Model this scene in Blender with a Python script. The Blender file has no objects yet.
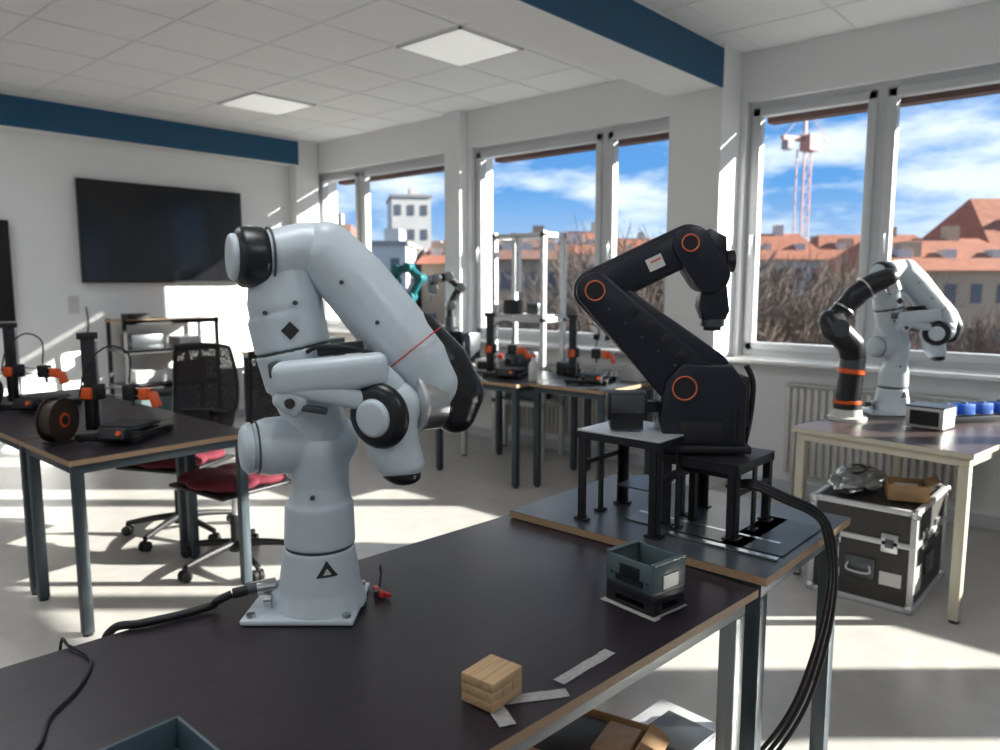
import bpy, bmesh, math, random
from mathutils import Vector, Matrix, Euler
random.seed(7)
rad = math.radians
YAW = 41.7

# ------------------------------------------------------------ materials
MATS = {}
def mat(name, col, rough=0.5, metal=0.0, var=0.0, scale=20.0, bump=0.0, emit=0.0, coat=0.0, stretch=None, col2=None):
    m = bpy.data.materials.new(name); m.use_nodes = True
    nt = m.node_tree; p = nt.nodes['Principled BSDF']
    p.inputs['Roughness'].default_value = rough
    p.inputs['Metallic'].default_value = metal
    if coat: p.inputs['Coat Weight'].default_value = coat
    c = (col[0], col[1], col[2], 1)
    p.inputs['Base Color'].default_value = c
    tc = nt.nodes.new('ShaderNodeTexCoord'); mp = nt.nodes.new('ShaderNodeMapping')
    nt.links.new(tc.outputs['Object'], mp.inputs['Vector'])
    if stretch: mp.inputs['Scale'].default_value = stretch
    n = nt.nodes.new('ShaderNodeTexNoise'); n.inputs['Scale'].default_value = scale
    n.inputs['Detail'].default_value = 4
    nt.links.new(mp.outputs['Vector'], n.inputs['Vector'])
    v = max(var, 0.02)
    r = nt.nodes.new('ShaderNodeValToRGB')
    r.color_ramp.elements[0].position = 0.3; r.color_ramp.elements[1].position = 0.7
    lo = col2 if col2 else tuple(x*(1-v) for x in col)
    hi = col if col2 else tuple(min(1, x*(1+v)) for x in col)
    r.color_ramp.elements[0].color = (*lo, 1); r.color_ramp.elements[1].color = (*hi, 1)
    nt.links.new(n.outputs['Fac'], r.inputs['Fac']); nt.links.new(r.outputs['Color'], p.inputs['Base Color'])
    if bump:
        b = nt.nodes.new('ShaderNodeBump'); b.inputs['Strength'].default_value = bump
        b.inputs['Distance'].default_value = 0.002
        nt.links.new(n.outputs['Fac'], b.inputs['Height']); nt.links.new(b.outputs['Normal'], p.inputs['Normal'])
    if emit:
        p.inputs['Emission Color'].default_value = c; p.inputs['Emission Strength'].default_value = emit
    MATS[name] = m
    return m
mat('wall_white', (.78,.785,.79), .8, var=.02, scale=60, bump=.1)
mat('ceiling_white', (.81,.815,.82), .85, var=.03, scale=200, bump=.2)
mat('grid_white', (.74,.75,.76), .6)
mat('beam_blue', (.004,.075,.165), .6)
mat('floor_vinyl', (.47,.455,.435), .34, var=.08, scale=9, col2=(.41,.395,.375))
mat('frame_pvc', (.54,.55,.57), .4)
mat('sill', (.70,.70,.70), .4)
mat('radiator', (.60,.59,.57), .4)
mat('top_dark', (.023,.016,.023), .36, var=.2, scale=6, stretch=(14,1,1), bump=.15, col2=(.014,.010,.015))
mat('top_slate', (.046,.053,.062), .36, var=.12, scale=30, col2=(.039,.045,.053))
mat('top_brown', (.060,.040,.038), .35, var=.2, scale=8)
mat('edge_ply', (.34,.22,.13), .5, var=.15, scale=40, stretch=(1,1,12))
mat('leg_grey', (.045,.062,.075), .42, metal=.3)
mat('leg_silver', (.30,.32,.33), .38, metal=.6)
mat('leg_cream', (.52,.48,.38), .4)
mat('robot_white', (.62,.70,.755), .40, var=.01, coat=.06)
mat('robot_seam', (.06,.07,.08), .5)
mat('robot_black', (.009,.010,.013), .34)
mat('gloss_black', (.008,.008,.01), .12, coat=.5)
mat('black_navy', (.0032,.0058,.015), .34)
mat('black_matte', (.006,.006,.008), .5)
mat('metal', (.60,.61,.62), .28, metal=1)
mat('metal_dark', (.10,.11,.12), .35, metal=.8)
mat('alu', (.60,.61,.62), .4, metal=.5)
mat('orange', (.75,.11,.015), .4)
mat('ring_orange', (.62,.13,.06), .45)
mat('red', (.60,.02,.02), .4)
mat('crimson', (.11,.006,.018), .85, var=.2, scale=300, bump=.3)
mat('wood_block', (.58,.40,.23), .55, var=.2, scale=10, stretch=(18,1,18), col2=(.42,.26,.13))
mat('cardboard', (.36,.22,.11), .8, var=.1)
mat('tape', (.33,.32,.31), .7, var=.15, scale=90, bump=.6)
mat('box_grey', (.085,.12,.13), .45)
mat('box_blue', (.07,.11,.135), .4)
mat('blue', (.02,.10,.42), .4)
mat('teal', (.01,.12,.14), .4)
mat('white_plastic', (.60,.60,.58), .4)
mat('spool', (.040,.024,.015), .5)
mat('case_grey', (.035,.033,.031), .55, var=.1)
mat('paper', (.62,.61,.58), .7)
mat('foil', (.40,.42,.44), .22, metal=.5, var=.3, scale=14, bump=1.0)
mat('screen', (.004,.004,.005), .15)
mat('lamp_panel', (.92,.92,.90), .5, emit=.16)
mat('bld_white', (.50,.49,.47), .8, var=.05, scale=.5)
mat('bld_beige', (.42,.32,.23), .8, var=.08, scale=.5)
mat('bld_grey', (.26,.25,.25), .8, var=.08, scale=.5)
mat('bld_tan', (.33,.26,.20), .8, var=.08, scale=.5)
mat('roof_orange', (.28,.10,.055), .8, var=.2, scale=2)
mat('roof_brown', (.17,.085,.062), .8, var=.2, scale=2)
mat('win_dark', (.10,.11,.13), .3)
mat('bark', (.14,.105,.085), .9, var=.3, scale=3)
mat('ground', (.13,.12,.10), .9, var=.3, scale=.1)
mat('crane_red', (.40,.22,.20), .6)
mat('blind_brown', (.10,.05,.045), .6)

def mesh_panel():
    m = bpy.data.materials.new('chair_mesh'); m.use_nodes = True
    nt = m.node_tree; p = nt.nodes['Principled BSDF']
    p.inputs['Base Color'].default_value = (.008,.008,.010,1); p.inputs['Roughness'].default_value = .7
    tc = nt.nodes.new('ShaderNodeTexCoord'); v = nt.nodes.new('ShaderNodeTexVoronoi'); v.inputs['Scale'].default_value = 170
    cmp_ = nt.nodes.new('ShaderNodeMath'); cmp_.operation = 'GREATER_THAN'; cmp_.inputs[1].default_value = .36
    nt.links.new(tc.outputs['Object'], v.inputs['Vector']); nt.links.new(v.outputs['Distance'], cmp_.inputs[0])
    mx = nt.nodes.new('ShaderNodeMath'); mx.operation = 'MULTIPLY_ADD'; mx.inputs[1].default_value = .25; mx.inputs[2].default_value = .75
    nt.links.new(cmp_.outputs[0], mx.inputs[0]); nt.links.new(mx.outputs[0], p.inputs['Alpha'])
    MATS['chair_mesh'] = m
mesh_panel()
def glass():
    m = bpy.data.materials.new('window_glass'); m.use_nodes = True
    nt = m.node_tree; nt.nodes.clear()
    o = nt.nodes.new('ShaderNodeOutputMaterial'); t = nt.nodes.new('ShaderNodeBsdfTransparent')
    t.inputs['Color'].default_value = (.94,.96,.96,1)
    nt.links.new(t.outputs[0], o.inputs[0])
    MATS['glass'] = m
glass()

# ------------------------------------------------------------ builder
def frame_for(d):
    d = Vector(d).normalized()
    return d.to_track_quat('Z', 'Y').to_matrix().to_4x4()

class B:
    def __init__(s, name, loc=(0,0,0), rz=0.0, single=False):
        s.name = name; s.single = single
        s.parts = {}; s.loc = Vector(loc); s.rz = rz
        if not single:
            s.root = bpy.data.objects.new(name, None); s.root.empty_display_size = .1
            bpy.context.collection.objects.link(s.root)
            s.root.location = loc; s.root.rotation_euler = (0,0,rad(rz))
    def bm(s, m):
        if m not in s.parts: s.parts[m] = bmesh.new()
        return s.parts[m]
    def merge(s, m, tmp):
        me = bpy.data.meshes.new('t'); tmp.to_mesh(me); tmp.free()
        s.bm(m).from_mesh(me); bpy.data.meshes.remove(me)
    def box(s, c, size, m, rot=(0,0,0), bevel=0.0, seg=2):
        t = bmesh.new(); bmesh.ops.create_cube(t, size=1)
        bmesh.ops.scale(t, vec=size, verts=t.verts)
        if bevel: bmesh.ops.bevel(t, geom=t.edges[:], offset=min(bevel, min(size)*.49), segments=seg, affect='EDGES', profile=.5)
        M = Matrix.Translation(c) @ Euler([rad(a) for a in rot]).to_matrix().to_4x4()
        bmesh.ops.transform(t, matrix=M, verts=t.verts); s.merge(m, t)
    def bx(s, x0,x1,y0,y1,z0,z1,m,bevel=0.0):
        s.box(((x0+x1)/2,(y0+y1)/2,(z0+z1)/2),(abs(x1-x0),abs(y1-y0),abs(z1-z0)),m,bevel=bevel)
    def cyl(s, p1, p2, r, m, r2=None, seg=28, bevel=0.0):
        p1 = Vector(p1); p2 = Vector(p2); d = p2-p1
        t = bmesh.new()
        bmesh.ops.create_cone(t, cap_ends=True, segments=seg, radius1=r, radius2=r if r2 is None else r2, depth=d.length)
        if bevel:
            es = [e for e in t.edges if len([f for f in e.link_faces if len(f.verts) > 4]) == 1]
            bmesh.ops.bevel(t, geom=es, offset=bevel, segments=4, affect='EDGES', profile=.5)
        bmesh.ops.transform(t, matrix=Matrix.Translation((p1+p2)/2) @ frame_for(d), verts=t.verts); s.merge(m, t)
    def ell(s, c, r, m, seg=24):
        if not hasattr(r, '__len__'): r = (r,r,r)
        t = bmesh.new(); bmesh.ops.create_uvsphere(t, u_segments=seg, v_segments=seg//2, radius=1)
        bmesh.ops.transform(t, matrix=Matrix.Translation(c) @ Matrix.Diagonal((*r,1)), verts=t.verts); s.merge(m, t)
    def torus(s, c, axis, R, r, m, seg=32):
        fr = Matrix.Translation(c) @ frame_for(axis)
        pts = [fr @ Vector((R*math.cos(2*math.pi*i/seg), R*math.sin(2*math.pi*i/seg), 0)) for i in range(seg)]
        s.tube(pts, r, m, smooth=False, closed=True, seg=8)
    def tube(s, pts, r, m, smooth=True, closed=False, seg=10, n=8):
        pts = [Vector(p) for p in pts]
        if smooth and len(pts) > 2:
            out = []
            for i in range(len(pts)-1):
                p0 = pts[max(i-1,0)]; p1 = pts[i]; p2 = pts[i+1]; p3 = pts[min(i+2,len(pts)-1)]
                for k in range(n):
                    t = k/n
                    out.append(.5*((2*p1)+(-p0+p2)*t+(2*p0-5*p1+4*p2-p3)*t*t+(-p0+3*p1-3*p2+p3)*t**3))
            out.append(pts[-1]); pts = out
        bm = bmesh.new(); rings = []; N = len(pts); up = None
        for i, p in enumerate(pts):
            if closed: d = pts[(i+1)%N]-pts[i-1]
            else: d = pts[min(i+1,N-1)]-pts[max(i-1,0)]
            d.normalize()
            if up is None:
                up = d.orthogonal().normalized()
            up = (up - d*up.dot(d)).normalized(); sd = d.cross(up)
            rr = r if not hasattr(r,'__len__') else r[0]+(r[-1]-r[0])*i/(N-1)
            rings.append([bm.verts.new(p + up*rr*math.cos(2*math.pi*k/seg) + sd*rr*math.sin(2*math.pi*k/seg)) for k in range(seg)])
        for i in range(N if closed else N-1):
            a = rings[i]; b = rings[(i+1)%N]
            for k in range(seg):
                bm.faces.new((a[k], a[(k+1)%seg], b[(k+1)%seg], b[k]))
        if not closed:
            bm.faces.new(list(reversed(rings[0]))); bm.faces.new(rings[-1])
        bmesh.ops.recalc_face_normals(bm, faces=bm.faces[:]); s.merge(m, bm)
    def lathe(s, c, prof, m, seg=40):
        bm = bmesh.new(); rings = []
        for r, z in prof:
            rings.append([bm.verts.new((c[0]+r*math.cos(2*math.pi*k/seg), c[1]+r*math.sin(2*math.pi*k/seg), c[2]+z)) for k in range(seg)])
        for a, b in zip(rings, rings[1:]):
            for k in range(seg): bm.faces.new((a[k], a[(k+1)%seg], b[(k+1)%seg], b[k]))
        bm.faces.new(list(reversed(rings[0]))); bm.faces.new(rings[-1]); s.merge(m, bm)
    def prism(s, poly, y0, y1, m, bevel=0.0):
        """extrude a polygon given in (x,z) along y"""
        bm = bmesh.new()
        a = [bm.verts.new((x, y0, z)) for x, z in poly]; b = [bm.verts.new((x, y1, z)) for x, z in poly]
        n = len(poly)
        bm.faces.new(a); bm.faces.new(list(reversed(b)))
        for i in range(n): bm.faces.new((a[i], b[i], b[(i+1)%n], a[(i+1)%n]))
        bmesh.ops.recalc_face_normals(bm, faces=bm.faces[:])
        if bevel:
            es = [e for e in bm.edges if abs(e.verts[0].co.y-e.verts[1].co.y) < 1e-6]
            bmesh.ops.bevel(bm, geom=es, offset=bevel, segments=2, affect='EDGES', profile=.5)
        s.merge(m, bm)
    def stadium(s, p1, r1, p2, r2, y0, y1, m, bevel=.008):
        pts = []
        for (cx, cz), r in ((p1, r1), (p2, r2)):
            for k in range(40):
                a = 2*math.pi*k/40; pts.append((cx+r*math.cos(a), cz+r*math.sin(a)))
        pts = sorted(set(pts))
        def cr(o,a,b): return (a[0]-o[0])*(b[1]-o[1])-(a[1]-o[1])*(b[0]-o[0])
        lo = []
        for p in pts:
            while len(lo) > 1 and cr(lo[-2],lo[-1],p) <= 1e-9: lo.pop()
            lo.append(p)
        hi = []
        for p in reversed(pts):
            while len(hi) > 1 and cr(hi[-2],hi[-1],p) <= 1e-9: hi.pop()
            hi.append(p)
        s.prism(lo[:-1]+hi[:-1], y0, y1, m, bevel)
    def blob(s, pname, m, chains, cyls=(), voxel=.005, smooth=8):
        bm = bmesh.new()
        for ch in chains:
            for (p, r), (q, t) in zip(ch, ch[1:]):
                p = Vector(p); q = Vector(q)
                r = Vector(r) if hasattr(r,'__len__') else Vector((r,r,r))
                t = Vector(t) if hasattr(t,'__len__') else Vector((t,t,t))
                n = max(3, int((q-p).length/.016))
                for i in range(n+1):
                    f = i/n; c = p.lerp(q, f); e = r.lerp(t, f)
                    bmesh.ops.create_uvsphere(bm, u_segments=20, v_segments=12, radius=1, matrix=Matrix.Translation(c) @ Matrix.Diagonal((*e,1)))
        for p1, p2, r1, r2 in cyls:
            p1 = Vector(p1); p2 = Vector(p2); d = p2-p1
            bmesh.ops.create_cone(bm, cap_ends=True, segments=40, radius1=r1, radius2=r2, depth=d.length, matrix=Matrix.Translation((p1+p2)/2) @ frame_for(d))
        me = bpy.data.meshes.new(pname); bm.to_mesh(me); bm.free(); me.materials.append(MATS[m])
        o = bpy.data.objects.new(pname, me); bpy.context.collection.objects.link(o); o.parent = s.root
        md = o.modifiers.new('r','REMESH'); md.mode = 'VOXEL'; md.voxel_size = voxel; md.use_smooth_shade = True
        sm = o.modifiers.new('s','SMOOTH'); sm.factor = .5; sm.iterations = smooth
        return o
    def done(s, angle=38):
        objs = []
        for m, bm in s.parts.items():
            nm = s.name if s.single else s.name.split('.')[0]+'_'+m+'_part'
            me = bpy.data.meshes.new(nm); bm.to_mesh(me); bm.free(); me.materials.append(MATS[m])
            me.shade_smooth(); me.set_sharp_from_angle(angle=rad(angle))
            o = bpy.data.objects.new(nm, me); bpy.context.collection.objects.link(o)
            if s.single: o.location = s.loc; o.rotation_euler = (0,0,rad(s.rz))
            else: o.parent = s.root
            objs.append(o)
        return objs

def simple(name, m, fn, loc=(0,0,0), rz=0):
    b = B(name, loc, rz, single=True); fn(b); return b.done()[0]

# ------------------------------------------------------------ room shell
XW, XE, YS, YN, H = -7.5, 4.0, -4.0, 5.15, 3.02
simple('floor','floor_vinyl', lambda b: b.bx(XW-.2,XE+.2,YS-.2,YN+.3,-.1,0,'floor_vinyl'))
simple('ceiling','ceiling_white', lambda b: b.bx(XW-.2,XE+.2,YS-.2,YN+.3,H,H+.1,'ceiling_white'))
simple('wall_west','wall_white', lambda b: b.bx(XW-.2,XW,YS,YN+.3,0,H,'wall_white'))
simple('wall_east','wall_white', lambda b: b.bx(XE,XE+.2,YS,YN+.3,0,H,'wall_white'))
simple('wall_south','wall_white', lambda b: b.bx(XW,XE,YS-.2,YS,0,H,'wall_white'))
ZB, ZT = .93, 2.69
openings = [(-7.42,-5.23),(-4.95,-2.70),(-2.30,2.05),(2.35,3.8)]
def north(b):
    b.bx(XW,XE,YN,YN+.3,0,ZB,'wall_white'); b.bx(XW,XE,YN,YN+.3,ZT,H,'wall_white')
    xs = [XW]+[v for o in openings for v in o]+[XE]
    for i in range(0,len(xs),2): b.bx(xs[i],xs[i+1],YN,YN+.3,ZB,ZT,'wall_white')
simple('wall_north','wall_white', north)
simple('pillar','wall_white', lambda b: b.bx(-2.73,-2.34,4.85,YN-.001,0,H-.001,'wall_white'))
simple('pillar','wall_white', lambda b: b.bx(XW+.001,XW+.14,4.86,YN-.001,0,H-.001,'wall_white'))
simple('pillar','wall_white', lambda b: b.bx(-5.20,-5.0,5.05,YN-.001,ZB,H-.001,'wall_white'))
def beam(name, x0, x1):
    b = B(name)
    b.bx(x0,x1-.012,YS,4.86,2.74,H-.001,'wall_white')
    b.bx(x1-.012,x1,YS,4.86,2.74,H-.03,'beam_blue'); b.done()
beam('trim_ceiling_beam', -2.73, -2.34)
beam('trim_ceiling_beam.001', XW+.001, -7.30)
def grid(b):
    x = -7.0-.6
    while x < XE:
        if not(-2.73 < x < -2.34): b.bx(x-.008,x+.008,YS,YN,H-.004,H,'grid_white')
        x += .6
    y = 3.45-.6*12
    while y < YN:
        b.bx(XW,XE,y-.008,y+.008,H-.004,H,'grid_white'); y += .6
simple('trim_ceiling_grid','grid_white', grid)
for X in (-6.1,-3.7,-1.3,1.1,3.5):
    for Y in (3.75,.75,-2.25):
        b = B('ceiling_light_panel',(X,Y,H-.012)); b.bx(-.285,.285,-.285,.285,0,.006,'lamp_panel')
        for sx,sy,w,d in ((-.292,0,.016,.6),(.292,0,.016,.6),(0,-.292,.6,.016),(0,.292,.6,.016)):
            b.box((sx,sy,.002),(w,d,.012),'grid_white')
        b.done()
simple('baseboard_west','frame_pvc', lambda b: b.bx(XW,XW+.015,YS,4.86,0,.08,'frame_pvc'))
simple('baseboard_north','frame_pvc', lambda b: b.bx(XW+.33,XE,YN-.015,YN,0,.08,'frame_pvc'))
# windows
def window(name, panes):
    x0 = panes[0][0]; x1 = panes[-1][1]
    b = B(name); y = YN+.06
    b.bx(x0,x1,y,y+.08,ZB,ZB+.045,'frame_pvc'); b.bx(x0,x1,y,y+.08,ZT-.045,ZT,'frame_pvc')
    for a, c in panes:
        b.bx(a,a+.03,y,y+.08,ZB+.045,ZT-.045,'frame_pvc'); b.bx(c-.03,c,y,y+.08,ZB+.045,ZT-.045,'frame_pvc')
        f = .055; a2, c2, z0, z1 = a+.03, c-.03, ZB+.045, ZT-.045
        b.box(((a2+c2)/2,y+.02,z0+f/2),(c2-a2,.075,f),'frame_pvc',bevel=.006)
        b.box(((a2+c2)/2,y+.02,z1-f/2),(c2-a2,.075,f),'frame_pvc',bevel=.006)
        for xx in (a2+f/2, c2-f/2): b.box((xx,y+.02,(z0+z1)/2),(f,.075,z1-z0),'frame_pvc',bevel=.006)
        b.bx(a2+f,c2-f,y+.03,y+.036,z0+f,z1-f,'glass')
        b.box((a2+f/2,y-.03,1.75),(.025,.012,.07),'metal'); b.box((a2+f/2,y-.045,1.70),(.02,.015,.12),'metal',bevel=.004)
    b.bx(x0+.02,x1-.02,YN+.31,YN+.42,2.595,2.69,'blind_brown')
    b.box(((x0+x1)/2,YN-.03,ZB-.018),(x1-x0+.04,.26,.03),'sill',bevel=.008)
    b.done()
window('window_1', [(-7.42,-6.66),(-6.66,-5.23)])
window('window_2', [(-4.95,-3.50),(-3.50,-2.70)])
window('window_3', [(-2.30,-1.44),(-1.44,.05),(.05,.90),(.90,2.05)])
window('window_4', [(2.35,3.05),(3.05,3.8)])
def radiator(name, x0, x1):
    b = B(name); n = int((x1-x0)/.045)
    b.bx(x0,x1,YN-.09,YN-.05,.16,.76,'radiator')
    for i in range(n):
        x = x0+.02+i*(x1-x0-.04)/(n-1)
        b.box((x,YN-.10,.46),(.026,.03,.58),'radiator',bevel=.008)
    b.bx(x0,x1,YN-.12,YN-.03,.765,.775,'radiator')
    b.cyl((x0+.05,YN-.06,.0),(x0+.05,YN-.06,.17),.012,'radiator')
    b.cyl((x0+.1,YN-.03,.5),(x0+.1,YN-.001,.5),.012,'radiator'); b.done()
radiator('radiator',-1.90,-.8); radiator('radiator.001',-4.6,-3.0); radiator('radiator.002',-6.9,-5.4)

# ------------------------------------------------------------ tables
def table(name, origin, rz, w, d, ztop, top, leg, th=.022, edge='edge_ply', inset=.02, ls=.042):
    b = B(name, (origin[0],origin[1],0), rz)
    b.box((w/2,d/2,ztop-th/2-.0008),(w,d,th),edge); b.box((w/2,d/2,ztop-.001),(w-.001,d-.001,.002),top)
    za = ztop-th-.002
    for x in (inset+ls/2, w-inset-ls/2):
        for y in (inset+ls/2, d-inset-ls/2):
            b.box((x,y,(za-.04)/2+.006),(ls,ls,za-.052),leg,bevel=.003)
            b.cyl((x,y,0),(x,y,.008),.02,'black_matte')
        b.box((x,d/2,za-.02),(ls,d-2*inset,.04),leg,bevel=.003)
    for y in (inset+ls/2, d-inset-ls/2):
        b.box((w/2,y,za-.0205),(w-2*inset-2*ls,ls,.038),leg,bevel=.003)
    b.done(); return b
cs, sn = math.cos(rad(-4)), math.sin(rad(-4))
L1 = 1.62
ox = -.655-.8*cs+L1*sn; oy = 1.63-.8*sn-L1*cs
table('workbench',(ox,oy),-4,.8,L1,.75,'top_dark','leg_silver',th=.018)
table('worktable',(-1.43,1.650),0,.785,.605,.7735,'top_slate','leg_grey',th=.020)
table('printer_table',(-3.81,1.03),0,.61,.80,.75,'top_dark','leg_grey')
table('printer_table.001',(-5.40,1.03),0,1.57,.80,.75,'top_dark','leg_grey')
table('lab_table',(-4.20,3.92),0,.86,.78,.75,'top_slate','leg_grey')
table('lab_table.001',(-3.33,4.05),0,.62,.70,.75,'top_slate','leg_grey')
table('beige_table',(-1.345,3.66),-8,.80,1.24,.75,'top_brown','leg_cream',edge='leg_cream')
table('window_bench',(-5.5,4.40),0,1.18,.6,.75,'white_plastic','alu',edge='edge_ply')

# ------------------------------------------------------------ white robot arm
def white_arm(name, loc, rz, detail=True):
    b = B(name, loc, rz); vx = .004 if detail else .007
    W = 'robot_white'
    b.box((-.012,0,.006),(.235,.205,.012),W,bevel=.005)
    for x in (-.11,.088):
        for y in (-.085,.085): b.cyl((x,y,.012),(x,y,.020),.009,'metal')
    b.blob('base_shell',W,[[((-.055,0,.03),(.045,.055,.03)),((.0,0,.06),(.05,.07,.04))]],
           [((.015,0,.008),(.015,0,.05),.101,.088),((.015,0,.05),(.015,0,.139),.088,.075)],voxel=vx,smooth=5)
    b.cyl((.016,0,.13),(.016,0,.148),.072,'robot_seam')
    b.blob('link_1',W,[[((.018,0,.20),.071),((.022,0,.27),.060),((.020,0,.345),.066)],
                       [((.038,.02,.362),.063),((-.070,-.034,.362),.061)]],
           [((.017,0,.143),(.018,0,.235),.0755,.072)],voxel=vx)
    b.cyl((-.096,-.047,.362),(-.126,-.062,.362),.053,W,bevel=.022,seg=40)
    b.torus((-.097,-.0475,.362),(-.86,-.43,0),.0535,.002,'robot_seam')
    tl = Vector((-.20,.0,.98)).normalized()
    c2 = Vector((-.026,0,.560))
    b.blob('link_2',W,[[((.022,.0,.395),.060),((-.004,0,.465),.066),((-.012,0,.50),(.072,.069,.045))]],[((-.010,0,.485),tuple(c2),.074,.078)],voxel=vx)
    b.blob('link_3',W,[[((-.036,0,.625),(.077,.073,.045)),((-.040,0,.655),.077),((-.042,0,.70),.071),((-.040,0,.745),.056)]],[(tuple(c2+tl*.004),tuple(c2+tl*.075),.078,.078)],voxel=vx)
    b.cyl(c2-tl*.01,c2+tl*.012,.074,'robot_seam')
    ax = Vector((-.86,-.50,0))
    e = Vector((-.055,-.022,.750))
    b.blob('elbow',W,[[((-.046,-.02,.752),.058),((.0,.0,.766),.056),((.045,.012,.760),.064)]],voxel=vx)
    b.cyl(e+ax*.012,e+ax*.075,.061,'robot_black',bevel=.016,seg=40)
    b.cyl(e+ax*.070,e+ax*.088,.047,W,bevel=.009,seg=40)
    b.torus(e+ax*.010,ax,.060,.0025,'robot_seam')
    b.blob('forearm',W,[[((.050,.012,.755),(.068,.07,.066)),((.105,.012,.697),.072),((.175,.012,.608),.074),((.235,.010,.537),.070),((.268,.008,.490),.060)],
                        [((.10,.0,.72),.055),((.05,.0,.775),.05)]],voxel=vx)
    b.blob('forearm_dark_cover','robot_black',[[((.232,.022,.590),.050),((.285,.030,.525),.057),((.316,.030,.465),.056),((.308,.028,.425),.048)]],voxel=vx)
    b.torus((.222,.010,.560),(.62,0,-.78),.0745,.0014,'red')
    # wrist
    w = Vector((.262,.0,.452)); wa = Vector((-.80,-.60,0))
    b.cyl(w-wa*.01,w+wa*.045,.060,'metal',bevel=.005,seg=40)
    b.cyl(w+wa*.040,w+wa*.052,.063,'alu',bevel=.004,seg=40)
    c = w+wa*.100
    b.blob('wrist',W,[[(c+Vector((.006,0,-.005)),.058),(c+Vector((-.012,-.01,-.02)),.062)],
                      [(c+Vector((-.005,-.005,-.02)),.061),(c+Vector((.006,0,-.085)),.054),(c+Vector((.018,.0,-.120)),(.052,.050,.034))]],voxel=vx)
    b.blob('wrist_tip','robot_black',[[(c+Vector((.021,-.004,-.138)),(.041,.042,.022)),(c+Vector((.026,-.004,-.146)),(.037,.038,.018))]],voxel=vx)
    ca = Vector((-.42,-.90,-.04)).normalized()
    q = c+Vector((.008,-.010,-.010))
    b.cyl(q+ca*.030,q+ca*.068,.066,'robot_black',bevel=.020,seg=44)
    b.cyl(q+ca*.064,q+ca*.080,.038,W,bevel=.010,seg=40)
    # gripper hand
    b.box((.075,-.105,.522),(.222,.066,.066),W,rot=(0,-5,8),bevel=.020,seg=4)
    b.box((.065,-.105,.485),(.160,.060,.040),W,rot=(0,12,8),bevel=.015,seg=3)
    for k in range(9): b.box((.045+.008*k,-.1395+.0011*k,.514+.0008*k),(.005,.002,.006),'robot_seam',rot=(0,-5,8))
    b.box((-.002,-.118,.472),(.062,.050,.050),W,rot=(0,35,8),bevel=.014,seg=3)
    b.cyl((.004,-.143,.470),(.002,-.149,.469),.010,'gloss_black')
    b.box((.045,-.125,.455),(.050,.016,.014),'metal_dark',rot=(0,10,8),bevel=.003)
    b.cyl((.150,-.085,.505),(.175,-.06,.475),.046,W)
    b.box((-.036,-.100,.530),(.02,.05,.03),'metal_dark',rot=(0,-5,8),bevel=.004)
    b.tube([(.02,-.07,.562),(.05,-.085,.574),(.10,-.08,.572),(.15,-.06,.557),(.17,-.04,.54)],.0045,'black_matte')
    b.box((.085,-.06,.568),(.09,.03,.022),'black_matte',rot=(0,-5,0),bevel=.004)
    # stickers / screws
    b.box((-.010,-.0785,.605),(.026,.003,.026),'gloss_black',rot=(0,45,0))
    def tri_sticker(m, a0, a1, z0, z1, off):
        bm = bmesh.new(); n = 10; prev = None
        for i in range(n+1):
            u = i/n; a = rad(a0+(a1-a0)*u); hgt = z0+(z1-z0)*(1-abs(2*u-1)); col = []
            for z in (z0, max(hgt,z0+.0003)):
                R = .088-.013*(z-.05)/.089+off; col.append(bm.verts.new((.015+R*math.cos(a),R*math.sin(a),z)))
            if prev: bm.faces.new((prev[0],col[0],col[1],prev[1]))
            prev = col
        b.merge(m, bm)
    tri_sticker('gloss_black',-82,-50,.094,.128,.0012); tri_sticker('paper',-72,-60,.099,.112,.0018)
    for (x,y,z) in ((-.06,-.0745,.64),(.00,-.0745,.66),(.09,-.058,.70),(.16,-.059,.62),(.04,-.064,.20),(.02,-.067,.26),(-.03,-.073,.50)):
        b.cyl((x,y-.003,z),(x,y+.006,z),.0045,'robot_seam',seg=12)
    b.cyl((-.075,-.02,.055),(-.112,-.03,.052),.016,'metal'); b.cyl((-.112,-.03,.052),(-.130,-.035,.050),.013,'metal_dark')
    b.cyl((-.078,-.045,.034),(-.094,-.048,.034),.012,'metal')
    if detail:
        b.cyl((-.130,-.035,.050),(-.160,-.045,.046),.011,'robot_black')
    b.done(); return b
a_ = rad(YAW)
FR = (-1.373+.03*math.sin(a_)+.012*math.cos(a_),.913-.03*math.cos(a_)+.012*math.sin(a_),.751)
white_arm('white_robot_arm',FR,YAW)
white_arm('white_robot_arm.001',(-1.10,4.40,.751),YAW-4,detail=False)

def L(x,y,o=FR):
    a = rad(YAW); return (o[0]+x*math.cos(a)-y*math.sin(a), o[1]+x*math.sin(a)+y*math.cos(a))
b = B('power_cable')
b.tube([(*L(-.162,-.046),.797),(*L(-.19,-.055),.785),(-1.48,.735,.765),(-1.495,.68,.760),(-1.515,.60,.761),(-1.555,.560,.750),(-1.585,.55,.68),(-1.59,.56,.45)],.0085,'black_matte')
b.done()
b = B('thin_cable')
b.tube([(-1.60,.46,.58),(-1.575,.47,.745),(-1.53,.47,.757),(-1.45,.48,.7545),(-1.386,.448,.7545),(-1.34,.41,.7545),(-1.296,.363,.7545),(-1.223,.324,.7545),(-1.15,.25,.7545)],.0030,'black_matte')
b.done()
b = B('red_clamp',(*L(.130,.06),.7515),YAW)
b.box((0,0,.006),(.012,.055,.010),'red',rot=(0,0,25),bevel=.003); b.box((.012,-.01,.006),(.010,.05,.010),'red',rot=(0,0,50),bevel=.003)
b.cyl((0,-.02,.0),(0,-.02,.016),.006,'metal_dark')
b.tube([(0,.02,.008),(.0,.04,.03),(-.002,.045,.05),(0,.03,.045)],.0025,'black_matte')
b.done()

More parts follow.
